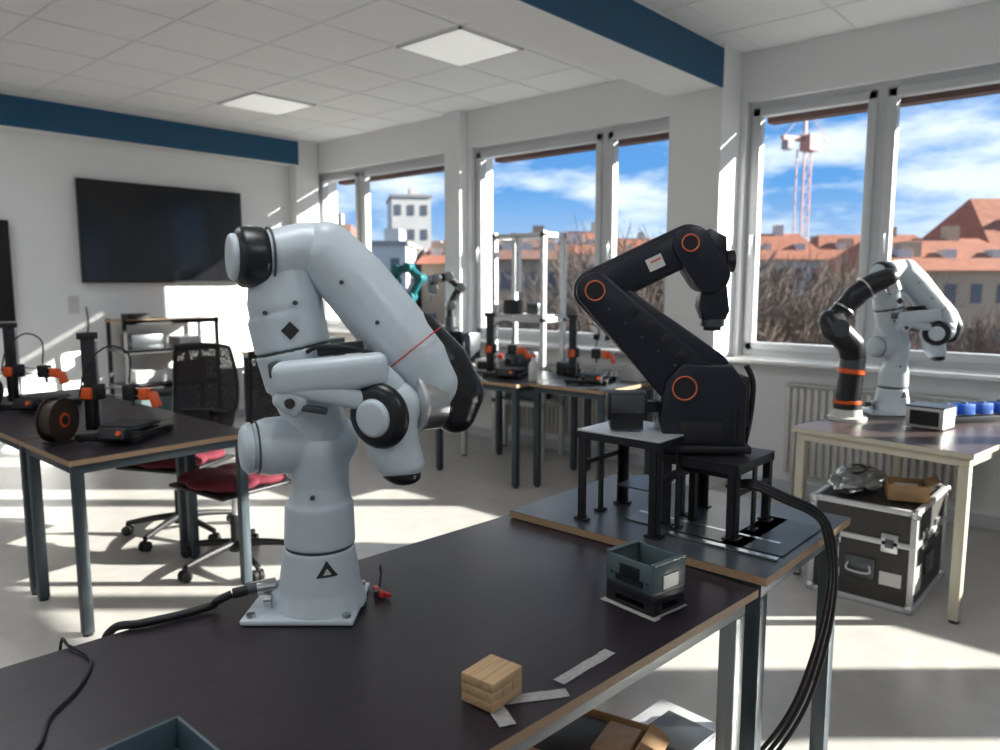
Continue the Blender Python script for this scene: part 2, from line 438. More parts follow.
# ------------------------------------------------------------ black robot arm on rack
RB = (-.949,1.953,.774)
b = B('black_robot_arm',RB,YAW-4)
K='black_navy'
b.prism([(-.125,.216),(.085,.216),(.085,.40),(.045,.455),(-.09,.46),(-.135,.41),(-.150,.30)],-.075,.075,K,bevel=.010)
b.box((-.02,0,.224),(.24,.18,.022),'black_matte',bevel=.006)
b.stadium((-.329,.655),.058,(-.040,.405),.098,-.045,.055,K)
b.stadium((-.329,.655),.050,(-.065,.395),.080,-.062,-.045,K,bevel=.006)
b.stadium((-.329,.658),.056,(-.078,.780),.054,-.040,.030,K)
b.stadium((-.30,.672),.040,(-.078,.780),.046,-.056,-.040,K,bevel=.005)
b.stadium((-.072,.778),.052,(-.020,.700),.052,-.065,.050,K)
b.prism([(-.062,.80),(-.02,.822),(.024,.80),(.028,.72),(.022,.66),(-.050,.66),(-.06,.70)],-.04,.045,K,bevel=.008)
b.prism([(-.038,.67),(.030,.67),(.040,.60),(.030,.575),(-.030,.575),(-.045,.61)],-.034,.034,K,bevel=.008)
b.cyl((-.0,.0,.58),(.0,.0,.556),.032,'metal_dark'); b.cyl((0,0,.556),(0,0,.545),.024,'black_matte')
b.cyl((.03,0,.735),(.052,0,.735),.03,'black_matte')
def ring(x,z,y,R):
    b.cyl((x,y,z),(x,y-.005,z),R*.98,'black_matte',seg=36); b.torus((x,y-.005,z),(0,1,0),R,.0024,'ring_orange')
    for k in range(6): b.cyl((x+R*.6*math.cos(k*1.047),y-.004,z+R*.6*math.sin(k*1.047)),(x+R*.6*math.cos(k*1.047),y-.007,z+R*.6*math.sin(k*1.047)),.0025,'black_matte',seg=8)
ring(-.084,.392,-.075,.032); ring(-.329,.655,-.062,.026); ring(-.078,.782,-.065,.022)
b.box((-.168,-.057,.730),(.045,.002,.035),'paper',rot=(0,-25,0)); b.box((-.168,-.0585,.737),(.03,.001,.004),'ring_orange',rot=(0,-25,0))
for i in range(5): b.cyl((-.29+.045*i,-.0625,.605-.038*i),(-.29+.045*i,-.066,.605-.038*i),.004,'metal_dark',seg=8)
for i in range(4): b.box((-.225+.045*i,-.0635,.600-.040*i),(.030,.003,.030),'black_matte',rot=(0,41,0),bevel=.001)
for x in (.05,.066): b.box((x,-.076,.29),(.006,.004,.09),'black_matte')
b.box((-.035,-.0765,.27),(.11,.003,.06),'black_matte',bevel=.001)
b.box((.088,0,.35),(.02,.10,.14),'black_matte',bevel=.006)
b.tube([(.09,-.03,.45),(.11,-.03,.40),(.108,-.02,.30),(.10,0,.22)],.008,'black_matte')
b.box((-.235,-.02,.335),(.11,.09,.075),'black_matte',bevel=.006); b.box((-.235,-.068,.345),(.09,.006,.05),'metal_dark',bevel=.002)
b.box((-.235,-.02,.285),(.09,.07,.026),'black_matte'); b.box((-.16,0,.33),(.05,.04,.03),'black_matte')
b.done()
b = B('robot_mounting_rack',RB,0)
def fleg(x,y,h,wide=True):
    sx,sy = (.006,.020) if wide else (.020,.006)
    b.box((x,y,h/2+.003),(sx,sy,h-.006),'black_matte'); b.box((x,y,.004),(sx+.016,sy+.016,.006),'black_matte')
def rack(cx,cy,w,d,z,top):
    b.box((cx,cy,z),(w,d,.005),top,bevel=.001)
    for sx in (-1,1):
        for fy in (-.5,0,.5): fleg(cx+sx*(w/2-.006),cy+fy*(d-.03),z)
        b.box((cx+sx*(w/2-.006),cy,z*.62),(.005,d-.02,.014),'black_matte')
        b.box((cx+sx*(w/2-.006),cy,z-.013),(.005,d-.02,.022),'black_matte')
    for sy in (-1,1):
        for fx in (-.5,.5): fleg(cx+fx*(w-.04),cy+sy*(d/2-.005),z,False)
        b.box((cx,cy+sy*(d/2-.005),z-.013),(w,.005,.022),'black_matte')
rack(-.150,-.125,.265,.235,.262,'alu')
rack(.035,-.005,.225,.24,.203,'black_matte')
b.box((.045,-.02,.178),(.14,.14,.046),'black_matte',bevel=.006)
b.box((.03,-.06,.002),(.42,.012,.004),'metal'); b.box((.0,-.0,.002),(.36,.30,.003),'metal_dark')
b.box((.20,.0,.002),(.16,.30,.003),'leg_grey'); b.box((.13,-.18,.0035),(.30,.02,.004),'metal')
b.box((-.14,-.10,.105),(.10,.15,.004),'metal_dark')
b.done()
b = B('robot_cable_bundle')
for i in range(4):
    o = (i-1.5)*.0085; q = (i%3-1)*.006
    b.tube([(-.86+o,1.92,.90+q),(-.78,1.88+o,.925+q),(-.71,1.90+o,.90+q),(-.64,1.95+o,.86+q),(-.612+q,1.97+o,.80),(-.600+q,1.98+o,.68),
            (-.61+q*1.5,1.96+o*1.7,.52),(-.645+q*2,1.91+o*2.5,.34),(-.71+q*3,1.83+o*3,.20),(-.80+q*3,1.76+o*3,.08),(-.92,1.73+o*3,.02)],.0058,'black_matte')
b.done()

# ------------------------------------------------------------ bench-top items
def open_box(b, w, d, h, t, m, z0=0):
    b.box((0,0,z0+t/2),(w,d,t),m)
    for sx in (-1,1): b.box((sx*(w/2-t/2),0,z0+h/2),(t,d,h),m,bevel=.0015)
    for sy in (-1,1): b.box((0,sy*(d/2-t/2),z0+h/2),(w-2*t,t,h),m,bevel=.0015)
b = B('parts_container',(-.815,1.395,.7525),-9)
w,d = .135,.105
b.box((0,0,.004),(w,d,.008),'black_matte',bevel=.002)
for sx in (-1,1):
    for sy in (-1,1): b.box((sx*(w/2-.014),sy*(d/2-.014),.016),(.028,.028,.026),'black_matte',bevel=.003)
b.box((0,0,.034),(w,d,.028),'black_matte',bevel=.004)
open_box(b,w,d,.062,.005,'box_grey',z0=.046)
for sx in (-1,1): b.box((sx*(w/2-.006),0,.110),(.012,d,.004),'box_grey')
b.box((0,-d/2-.001,.080),(.055,.004,.030),'robot_black',bevel=.003); b.box((0,-d/2-.001,.062),(.075,.004,.014),'robot_black')
b.box((w/2+.001,0,.070),(.003,.05,.03),'robot_black')
for x in (-.05,.05): b.cyl((x,-d/2+.002,.068),(x,-d/2-.004,.068),.003,'metal_dark',seg=8)
b.done()
def strip(name,x,y,l,w,rz,z=.7508):
    b = B(name,(x,y,z),rz,single=True)
    n=6
    for i in range(n):
        j=random.uniform(-.0006,.0006); b.box((j,-l/2+l*(i+.5)/n,.0006+random.uniform(0,.0003)),(w+random.uniform(-.0015,.001),l/n+.0004,.0006),'tape',rot=(random.uniform(-1,1),random.uniform(-.5,.5),0))
    b.done()
strip('tape_strip',-.749,1.077,.155,.024,-2)
strip('tape_strip',-.752,.938,.11,.026,-35); strip('tape_strip',-.785,.868,.12,.028,62,.7520)
strip('tape_strip',-.82,1.342,.15,.022,82); strip('tape_strip',-.750,1.385,.11,.018,-8,.7520)
b = B('wooden_block_stack',(-.806,.884,.7535),4)
bw,bl,bh = .0225,.082,.0165
for k in range(3):
    for i in range(3):
        if k%2==0: b.box(((i-1)*.0226,0,bh/2+k*.0168),(bw,.080,bh),'wood_block',bevel=.0012)
        else: b.box((0,(i-1)*.0272,bh/2+k*.0168),(.0675,.0262,bh),'wood_block',bevel=.0012)
b.done()
b = B('storage_tray',(-1.068+.10,.469-.08,.751),0); open_box(b,.20,.16,.052,.005,'box_blue'); b.done()

b = B('cardboard_box',(-1.03,1.49,0),12); open_box(b,.28,.24,.30,.006,'cardboard')
b.box((-.04,0,.24),(.16,.20,.10),'black_matte',bevel=.01); b.box((.07,.03,.27),(.09,.14,.05),'edge_ply',bevel=.004); b.box((.0,-.1205,.20),(.28,.001,.05),'tape')
b.box((.16,0,.295),(.06,.23,.004),'cardboard',rot=(0,35,0)); b.done()
b = B('caster_dolly',(-.98,1.88,0),-4); b.box((0,0,.115),(.30,.30,.02),'alu',bevel=.004)
for x in (-.11,.11):
    for y in (-.11,.11): b.cyl((x-.012,y,.03),(x+.012,y,.03),.03,'black_matte'); b.box((x,y,.08),(.04,.04,.05),'metal')
b.box((0,0,.135),(.16,.16,.02),'metal_dark',bevel=.004); b.done()

# ------------------------------------------------------------ 3D printers
def printer(name, loc, rz, spool=True):
    b = B(name, loc, rz)
    for y in (-.13,.13): b.box((0,y,.02),(.30,.03,.03),'black_matte',bevel=.003)
    for x in (-.12,.06): b.box((x,0,.022),(.03,.30,.03),'black_matte',bevel=.003)
    for x in (-.13,.13):
        for y in (-.13,.13): b.cyl((x,y,0),(x,y,.008),.014,'black_matte')
    b.box((-.02,0,.058),(.19,.19,.010),'metal_dark',bevel=.002); b.box((-.02,0,.066),(.18,.18,.003),'black_matte')
    b.box((.125,.05,.25),(.045,.04,.42),'black_matte',bevel=.004); b.cyl((.105,.02,.05),(.105,.02,.44),.005,'metal')
    b.box((.125,.05,.465),(.065,.06,.03),'black_matte',bevel=.004)
    b.box((.125,.03,.21),(.07,.08,.07),'black_matte',bevel=.006); b.box((.125,.08,.21),(.05,.02,.05),'orange',bevel=.004)
    b.cyl((.10,.0,.225),(-.14,.0,.225),.004,'metal'); b.cyl((.10,.0,.19),(-.14,.0,.19),.004,'metal')
    b.box((-.03,-.01,.205),(.06,.05,.07),'black_matte',bevel=.006); b.box((-.10,-.01,.20),(.045,.05,.055),'orange',bevel=.006)
    b.cyl((-.03,-.02,.17),(-.03,-.02,.14),.008,'metal_dark'); b.box((-.15,0,.175),(.025,.05,.07),'orange',rot=(0,20,0),bevel=.005)
    b.tube([(-.03,0,.25),(-.05,.02,.38),(.02,.06,.42),(.10,.10,.34),(.13,.12,.20)],.004,'black_matte')
    b.box((-.06,.175,.045),(.12,.05,.05),'black_matte',rot=(25,0,0),bevel=.005); b.cyl((-.10,.195,.055),(-.10,.21,.06),.011,'orange')
    if spool:
        s = Vector((.225,.14,.10))
        for x in (-.03,.03): b.cyl(s+Vector((x-.002,0,0)),s+Vector((x+.002,0,0)),.098,'spool',seg=36)
        b.cyl(s+Vector((-.028,0,0)),s+Vector((.028,0,0)),.085,'spool'); b.cyl(s+Vector((-.034,0,0)),s+Vector((.034,0,0)),.032,'orange'); b.cyl(s+Vector((-.038,0,0)),s+Vector((.038,0,0)),.02,'black_matte')
        b.box(s+Vector((0,0,-.0975)),(.10,.08,.005),'black_matte')
    b.done()
printer('desktop_3d_printer',(-3.52,1.38,.751),215,True)
printer('desktop_3d_printer.001',(-4.72,1.40,.751),212,True)
printer('desktop_3d_printer.002',(-3.68,4.22,.751),200,False)
printer('desktop_3d_printer.003',(-3.02,4.36,.751),200,False)

# ------------------------------------------------------------ office chairs
def chair(name, loc, rz):
    b = B(name, loc, rz)
    b.cyl((0,0,.07),(0,0,.13),.035,'black_matte'); b.cyl((0,0,.13),(0,0,.26),.026,'black_matte'); b.cyl((0,0,.26),(0,0,.40),.015,'metal')
    for k in range(5):
        a = rad(72*k+20); c, s_ = math.cos(a), math.sin(a)
        b.tube([(.02*c,.02*s_,.11),(.16*c,.16*s_,.095),(.30*c,.30*s_,.07)],[.022,.014],'black_matte',seg=10)
        b.cyl((.30*c,.30*s_,.07),(.30*c,.30*s_,.045),.010,'black_matte')
        for q in (-.014,.014):
            ctr = Vector((.30*c-s_*q,.30*s_+c*q,.028)); dv = Vector((-s_,c,0))*.009
            b.cyl(ctr-dv,ctr+dv,.028,'black_matte',seg=20)
    b.box((0,0,.405),(.20,.26,.03),'black_matte',bevel=.01)
    b.box((0,0,.428),(.46,.45,.02),'black_matte',bevel=.009)
    b.blob('seat_cushion','crimson',[[((-.13,.09,.462),(.11,.13,.036)),((.13,.09,.462),(.11,.13,.036))],[((-.13,-.09,.458),(.10,.12,.034)),((.13,-.09,.458),(.10,.12,.034))],[((0,-.1,.458),(.12,.12,.034)),((0,.12,.462),(.12,.13,.036))]],voxel=.010,smooth=4)
    b.tube([(0,-.10,.40),(0,-.24,.41),(0,-.29,.50),(0,-.285,.68)],.02,'black_matte')
    n=10; bm = bmesh.new(); g=[]
    for j in range(n+1):
        v=j/n; z=.57+.50*v; hw=(.20+.035*math.sin(v*math.pi*.9))*(1-.10*v); row=[]
        for i in range(n+1):
            u=-1+2*i/n; y=-.285-.03*v+.05*u*u-.03*math.sin(v*math.pi)
            row.append(bm.verts.new((u*hw,y,z+.012*(1-u*u)*(1 if v>.5 else -1))))
        g.append(row)
    for j in range(n):
        for i in range(n): bm.faces.new((g[j][i],g[j][i+1],g[j+1][i+1],g[j+1][i]))
    ol=[v.co.copy() for v in g[0]]+[g[j][n].co.copy() for j in range(1,n+1)]+[g[n][i].co.copy() for i in range(n-1,-1,-1)]+[g[j][0].co.copy() for j in range(n-1,0,-1)]
    b.merge('chair_mesh',bm); b.tube(ol,.011,'black_matte',smooth=False,closed=True,seg=8)
    b.tube([(-.17,-.265,.68),(0,-.30,.68),(.17,-.265,.68)],.012,'black_matte')
    b.done()
chair('office_chair',(-3.53,1.90,0),186)
chair('office_chair.001',(-4.20,1.92,0),206)

# ------------------------------------------------------------ TVs
def tv(name, y0,y1,z0,z1):
    b = B(name,(XW,0,0)); b.bx(.03,.075,y0,y1,z0,z1,'black_matte',bevel=.004); b.bx(.0755,.077,y0+.012,y1-.012,z0+.018,z1-.012,'screen')
    b.bx(0.001,.03,(y0+y1)/2-.25,(y0+y1)/2+.25,(z0+z1)/2-.2,(z0+z1)/2+.2,'metal_dark'); b.done()
tv('wall_television',2.62,4.22,1.45,2.39); tv('wall_television.001',.50,2.06,1.12,1.98)
b = B('wall_socket_plate',(XW,2.55,1.25)); b.box((.006,0,0),(.012,.09,.16),'white_plastic',bevel=.003); b.box((.013,0,.03),(.003,.045,.045),'frame_pvc'); b.tube([(.012,.1,-.02),(.012,.11,-.2),(.012,.06,-.4)],.006,'black_matte'); b.done()

b = B('metal_shelf_rack',(-7.42,2.78,0))
for x in (.02,.38):
    for y in (.02,.90): b.box((x,y,.56),(.03,.03,1.12),'black_matte')
for z in (.16,.50,.83,1.10):
    b.box((.2,.46,z),(.40,.92,.025),'edge_ply' if z>1 else 'metal_dark'); b.box((.39,.46,z-.01),(.02,.92,.04),'black_matte')
b.box((.2,.25,.91),(.25,.3,.13),'metal_dark',bevel=.01); b.box((.2,.66,.89),(.26,.22,.09),'alu',bevel=.01)
b.box((.2,.3,.58),(.26,.36,.12),'white_plastic',bevel=.01); b.box((.2,.70,.60),(.22,.22,.17),'cardboard'); b.box((.2,.4,.28),(.28,.5,.2),'box_grey',bevel=.01)
b.box((.2,.2,1.14),(.15,.2,.05),'black_matte'); b.done()

# ------------------------------------------------------------ background lab gear
b = B('aluminium_test_frame',(-4.28,4.74,.0),0)
FW=.52
for x in (0,FW):
    for y in (0,.26):
        b.box((x,y,.93),(.04,.04,1.86),'alu',bevel=.003)
for z in (1.83,1.15,.45):
    for y in (0,.26): b.box((FW/2,y,z),(FW+.04,.04,.04),'alu',bevel=.003)
    for x in (0,FW): b.box((x,.13,z),(.04,.24,.04),'alu',bevel=.003)
b.box((FW/2,.13,1.185),(FW,.24,.015),'white_plastic')
b.box((.16,.05,1.25),(.14,.1,.12),'black_matte',bevel=.01); b.box((.38,.08,1.24),(.12,.1,.09),'metal_dark',bevel=.01); b.box((.26,0,1.6),(.03,.04,.45),'alu')
b.box((FW/2,.13,.60),(.36,.2,.25),'metal_dark',bevel=.01)
b.done()
def small_arm(name, loc, rz, m1, m2, s=1.0):
    b = B(name, loc, rz)
    P = [(0,0,.10),(0,0,.25),(.10,0,.42),(-.02,0,.52),(-.14,0,.50),(-.17,0,.40)]
    P = [tuple(c*s for c in p) for p in P]
    b.lathe((0,0,0),[(.09*s,0),(.09*s,.03*s),(.06*s,.05*s),(.055*s,.14*s)],m2)
    for (p,q) in zip(P,P[1:]): b.cyl(p,q,.038*s,m1)
    for p in P[1:]:
        p=Vector(p); b.cyl(p-Vector((0,.055*s,0)),p+Vector((0,.055*s,0)),.045*s,m2,bevel=.006*s)
    e=Vector(P[-1]); b.cyl(e,e-Vector((0,0,.05*s)),.02*s,'metal')
    for q in (-.02,.02): b.box(e+Vector((q*s,0,-.08*s)),(.01*s,.02*s,.06*s),m2)
    b.done()
b = B('machine_cabinet',(-5.48,4.62,.751),0); b.box((.17,.1,.16),(.30,.25,.32),'white_plastic',bevel=.01); b.box((.17,-.03,.2),(.2,.01,.12),'screen'); b.done()
small_arm('small_teal_robot_arm',(-5.32,4.72,1.072),20,'teal','teal',1.0)
b = B('machine_cabinet.001',(-4.98,4.68,.751),0); b.box((.15,.1,.13),(.48,.22,.26),'metal_dark',bevel=.01); b.box((.15,-.015,.15),(.3,.01,.1),'alu'); b.done()
small_arm('small_black_robot_arm',(-4.85,4.77,1.012),60,'black_matte','metal_dark',.95)
b = B('control_box',(-4.0,4.42,.751),5); b.box((0,0,.05),(.24,.2,.10),'white_plastic',bevel=.01); b.box((0,-.102,.05),(.18,.004,.06),'black_matte'); b.cyl((.06,0,.10),(.06,0,.14),.02,'red'); b.box((.0,.0,.13),(.05,.05,.06),'black_matte'); b.done()
b = B('soldering_station',(-3.42,4.62,.751),-10); b.box((0,0,.05),(.14,.12,.10),'metal_dark',bevel=.01); b.cyl((.1,0,0),(.1,0,.05),.03,'black_matte'); b.tube([(.0,-.06,.04),(.06,-.10,.02),(.12,-.05,.06),(.1,0,.12)],.006,'black_matte'); b.done()
b = B('parts_bin',(-4.05,4.08,.751),12); open_box(b,.18,.12,.07,.005,'metal_dark'); b.box((0,0,.03),(.14,.09,.05),'orange'); b.done()
b = B('open_crate',(-2.85,4.66,.751),-5); open_box(b,.16,.14,.12,.005,'white_plastic'); b.box((0,0,.06),(.13,.11,.09),'orange'); b.done()
b = B('spray_bottle',(-3.38,4.15,.751),0); b.lathe((0,0,0),[(.03,0),(.032,.02),(.032,.12),(.012,.15),(.012,.17)],'white_plastic',seg=20); b.box((-.01,0,.18),(.06,.02,.025),'orange',bevel=.004); b.done()
b = B('power_supply_unit',(-3.78,4.50,.751),-6); b.box((0,0,.08),(.16,.22,.16),'metal_dark',bevel=.006); b.box((0,-.112,.10),(.12,.004,.05),'screen')
for q in (-.04,0,.04): b.cyl((q,-.11,.04),(q,-.125,.04),.008,'red')
b.done()
b = B('monitor',(-4.62,4.50,.751),15); b.box((0,0,.008),(.2,.14,.016),'black_matte'); b.box((0,.02,.10),(.04,.02,.18),'black_matte'); b.box((0,0,.20),(.30,.025,.18),'black_matte',bevel=.005); b.box((0,-.014,.20),(.28,.002,.16),'screen'); b.done()
table('storage_table',(-7.1,3.95),0,1.35,.65,.75,'white_plastic','leg_grey')
for i,(x,y,w,h,m_) in enumerate([(-6.85,4.25,.3,.2,'cardboard'),(-6.45,4.3,.25,.28,'cardboard'),(-6.0,4.25,.26,.18,'box_grey')]):
    b = B('cardboard_carton' if m_=='cardboard' else 'storage_bin',(x,y,.751),5*i); b.box((0,0,h/2),(w,w*.8,h),m_,bevel=.003); b.box((0,0,h+.0008),(.05,w*.8,.001),'tape'); b.box((0,-w*.4-.001,h*.5),(w*.4,.002,h*.3),'paper'); b.done()

# ------------------------------------------------------------ right table gear
b = B('black_cobot_arm',(-1.205,4.05,.751),YAW)
b.lathe((0,0,0),[(.095,0),(.095,.015),(.075,.02),(.070,.055)],'white_plastic'); b.cyl((0,0,.055),(0,0,.085),.066,'black_matte'); b.cyl((0,0,.085),(0,0,.100),.068,'orange')
b.cyl((0,0,.100),(0.01,0,.24),.060,'robot_black'); b.cyl((.01,0,.24),(.012,0,.262),.066,'orange'); b.cyl((.012,0,.262),(.014,0,.33),.062,'metal_dark')
b.blob('upper_arm','robot_black',[[((.014,0,.32),.062),((-.01,-.02,.39),.065),((-.10,-.03,.47),.068),((-.125,-.02,.51),.055)],[((-.11,0,.50),.055),((-.03,.02,.58),.050),((.02,.03,.63),.058)],[((.02,.02,.64),.055),((.10,.0,.70),.052),((.16,-.02,.725),.050)]],voxel=.008)
b.cyl((-.10,-.09,.475),(-.10,-.10,.475),.045,'metal_dark'); b.cyl((.17,-.02,.72),(.19,-.025,.66),.035,'metal'); b.torus((-.045,.0,.565),(.6,0,.8),.054,.004,'metal'); b.torus((.06,.01,.67),(.8,0,.5),.058,.004,'metal')
b.done()
b = B('electronics_enclosure',(-.83,4.08,.751),-8); b.box((0,0,.055),(.17,.15,.10),'alu',bevel=.004); b.box((0,-.077,.055),(.13,.004,.07),'black_matte'); b.box((0,0,.108),(.175,.155,.008),'metal_dark'); b.done()
b = B('linear_rail_with_blocks',(-.68,4.46,.751),55); b.box((0,0,.015),(.60,.08,.03),'metal_dark',bevel=.003); b.box((0,0,.034),(.60,.03,.01),'metal')
for i in range(5): b.box((-.22+.11*i,0,.065),(.075,.075,.055),'blue',bevel=.005); b.cyl((-.22+.11*i,0,.092),(-.22+.11*i,0,.102),.015,'box_grey')
b.done()

# ------------------------------------------------------------ flight case
b = B('flight_case',(-.965,3.84,0),0)
w,d,h = .45,.60,.46
b.box((0,0,h/2+.004),(w-.02,d-.02,h-.02),'case_grey')
e='alu'
for sx in (-1,1):
    for sy in (-1,1): b.box((sx*(w/2-.012),sy*(d/2-.012),h/2+.004),(.026,.026,h-.01),e,bevel=.003)
for z in (.014,h-.006,h*.66):
    for sy in (-1,1): b.box((0,sy*(d/2-.010),z),(w-.01,.024,.024),e,bevel=.003)
    for sx in (-1,1): b.box((sx*(w/2-.010),0,z),(.024,d-.01,.024),e,bevel=.003)
for sx in (-1,1):
    for sy in (-1,1):
        for z in (.022,h-.012): b.ell((sx*(w/2-.012),sy*(d/2-.012),z),.024,'metal',seg=14)
for x in (-.12,.12):
    b.box((x,-d/2+.004,h*.66),(.07,.012,.085),'metal',bevel=.003); b.box((x,-d/2-.003,h*.66),(.035,.012,.04),'metal_dark',bevel=.003)
b.box((.0,-d/2+.006,h*.36),(.13,.01,.10),'metal_dark',bevel=.003); b.tube([(-.045,-d/2-.006,h*.40),(-.045,-d/2-.02,h*.33),(.045,-d/2-.02,h*.33),(.045,-d/2-.006,h*.40)],.005,'metal')
b.box((.13,-d/2+.007,h*.30),(.09,.004,.06),'paper'); b.box((-.13,-d/2+.007,h*.26),(.09,.004,.04),'paper')
for y in (-.12,.12): b.box((w/2-.004,y,h*.66),(.012,.07,.085),'metal',bevel=.003)
b.box((w/2-.004,0,h*.36),(.01,.13,.10),'metal_dark',bevel=.003); b.box((w/2-.004,-.2,h*.3),(.004,.09,.12),'paper')
b.done()
b = B('open_cardboard_box',(-.84,3.76,.468),20); open_box(b,.17,.15,.075,.004,'cardboard'); b.box((.10,0,.085),(.06,.14,.003),'cardboard',rot=(0,-30,0)); b.box((0,0,.03),(.1,.1,.05),'paper'); b.done()
# crumpled clear plastic bag
b = B('plastic_bag',(-1.07,3.80,.468),0); random.seed(21)
bm = bmesh.new(); bmesh.ops.create_icosphere(bm, subdivisions=4, radius=1)
from mathutils import noise
for v in bm.verts:
    n_ = noise.noise(v.co*2.6)*.35 + noise.noise(v.co*7)*.14
    p = v.co*(1+n_); v.co = Vector((p.x*.10, p.y*.22, max(0,(p.z+.75))*.050))
b.merge('foil', bm)
b.tube([(-.06,.02,.07),(-.02,.06,.095),(.04,.02,.09),(.02,-.08,.085),(-.04,-.10,.08)],.005,'black_matte')
b.done(angle=25)

# ------------------------------------------------------------ outside world
def ext(r,f): a=rad(YAW); return (r*math.cos(a)-f*math.sin(a), r*math.sin(a)+f*math.cos(a))
GZ = -12
simple('ground_outside','ground', lambda b: b.box((-60,120,GZ-.5),(500,220,1),'ground'))
random.seed(9)
def house(b, w, depth, ztop, roofh, wm, rm, o=(0,0)):
    hh=ztop-GZ; ox,oy=o
    b.box((ox,oy,hh/2),(w,depth,hh),wm)
    if roofh>0:
        bm=bmesh.new(); d2=depth/2+.4
        A=[bm.verts.new((ox+p,oy+q,hh)) for p,q in ((-w/2-.4,-d2),(w/2+.4,-d2),(w/2+.4,d2),(-w/2-.4,d2))]; R=[bm.verts.new((ox-w/2*.8,oy,hh+roofh)),bm.verts.new((ox+w/2*.8,oy,hh+roofh))]
        bm.faces.new((A[0],A[1],R[1],R[0])); bm.faces.new((A[2],A[3],R[0],R[1])); bm.faces.new((A[1],A[2],R[1])); bm.faces.new((A[3],A[0],R[0])); bm.faces.new((A[3],A[2],A[1],A[0])); b.merge(rm,bm)
        b.box((ox+w*.2,oy,hh+roofh),(.8,.8,1.6),wm); b.box((ox-w*.25,oy-d2*.5,hh+roofh*.6),(1.2,1.2,1.0),wm)
        for q in (-.3,0,.32): b.box((ox+w*q,oy-d2*.55,hh+roofh*.45),(.8,.9,.7),'bld_white')
    else: b.box((ox,oy,hh+.15),(w+.3,depth+.3,.3),'bld_grey'); b.box((ox+w*.15,oy,hh+.8),(w*.25,depth*.3,1.2),wm)
    n=max(3,int(w/1.5)); fl=int(hh/2.7)
    for k in range(min(fl,4)):
        for i in range(n): b.box((ox-w/2+w*(i+.5)/n,oy-depth/2,hh-1.4-2.7*k),(.62,.12,1.15),'win_dark')
def building(name, r0, r1, f, depth, ztop, roofh, wm, rm, turn=0):
    x,y = ext((r0+r1)/2,f+depth/2); b = B(name,(x,y,GZ),YAW+turn); house(b,r1-r0,depth,ztop,roofh,wm,rm); b.done()
building('white_tower_block',-13.0,-8.6,86,8,11.0,0,'bld_white','bld_grey',12)
building('apartment_building',-10.5,-6.2,50,12,3.9,0,'bld_white','bld_grey')
building('apartment_building.001',-5.6,-1.2,54,12,2.8,1.8,'bld_beige','roof_orange')
building('apartment_building.002',-.4,4.2,50,12,3.0,1.8,'bld_tan','roof_brown')
building('apartment_building.003',5.2,10,62,12,3.8,2.2,'bld_white','roof_orange')
building('apartment_building.004',-17,-11.5,56,12,4.2,2.0,'bld_white','roof_brown')
building('town_house',23.5,33,46,10,2.2,2.2,'bld_beige','roof_orange')
building('town_house.001',34,50,52,12,3.4,4.4,'bld_beige','roof_orange')
building('town_house.002',33,46,78,8,4.0,2.6,'bld_beige','roof_orange')
building('town_house.003',20,30,70,8,3.6,2.6,'bld_white','roof_orange')
b = B('distant_town_skyline',(0,0,GZ),YAW)
x=-75
while x<110:
    w_=random.uniform(6,11); house(b,w_,10,random.uniform(3.2,5.8),random.uniform(1.2,3),random.choice(['bld_white','bld_tan','bld_beige','bld_grey']),random.choice(['roof_orange','roof_brown','roof_brown']),o=(x+w_/2,random.uniform(100,108))); x+=w_+random.uniform(.5,1.5)
b.done()
def tree_mesh(seed):
    random.seed(seed); bm=bmesh.new()
    def br(p,d,l,r,dep):
        q=p+d*l; fr=frame_for(d)
        ring=lambda c,rr:[bm.verts.new(c+(fr@Vector((rr*math.cos(a),rr*math.sin(a),0)))) for a in (0,2.09,4.19)]
        A=ring(p,r); Bq=ring(q,r*.65)
        for k in range(3): bm.faces.new((A[k],A[(k+1)%3],Bq[(k+1)%3],Bq[k]))
        if dep==0: return
        for k in range(4 if dep<5 else 3):
            nd=(d+Vector((random.uniform(-1,1),random.uniform(-1,1),random.uniform(-.35,.7)))*.75).normalized()
            br(p+d*l*random.uniform(.6,1),nd,l*random.uniform(.62,.82),r*.58,dep-1)
    br(Vector((0,0,0)),Vector((0,0,1)),4.6,.35,6)
    me=bpy.data.meshes.new('bare_tree'); bm.to_mesh(me); bm.free(); me.materials.append(MATS['bark']); return me
tm=[tree_mesh(3),tree_mesh(11)]
random.seed(5)
k=0
for r,f,top in [(4.2,24,3.9),(6.6,27,4.6),(5.4,34,4.0),(12.2,31,3.2),(14.2,33,3.5),(13.2,38,4.2),(16.5,40,3.4),(10.5,36,3.4),(-1.5,38,1.4),(1.5,40,2.2),(-6,36,0.6),(20,44,1.6),(24,40,.8),(8.2,40,4.2),(27,36,.2)]:
    x,y=ext(r,f); o=bpy.data.objects.new('bare_tree',tm[k%2]); bpy.context.collection.objects.link(o)
    zt=max(v.co.z for v in tm[k%2].vertices); s=(top-GZ)/zt; o.scale=(s*.8,s*.8,s); o.location=(x,y,GZ); o.rotation_euler=(0,0,k*1.3); k+=1
x,y=ext(35.5,90); b=B('construction_crane',(x,y,GZ),YAW+25); Ht=29; hw=.55
for sx in (-hw,hw):
    for sy in (-hw,hw): b.box((sx,sy,Ht/2),(.13,.13,Ht),'crane_red')
z=0
while z<Ht-1.5:
    b.cyl((-hw,-hw,z),(hw,-hw,z+1.5),.05,'crane_red',seg=6); b.cyl((hw,-hw,z+1.5),(hw,hw,z),.05,'crane_red',seg=6); b.cyl((-hw,-hw,z+1.5),(hw,-hw,z+1.5),.05,'crane_red',seg=6); z+=1.5
b.box((.5,-.3,Ht+.6),(1.6,1.6,1.8),'crane_red'); b.box((0,0,Ht+2.5),(.3,.3,4),'crane_red')
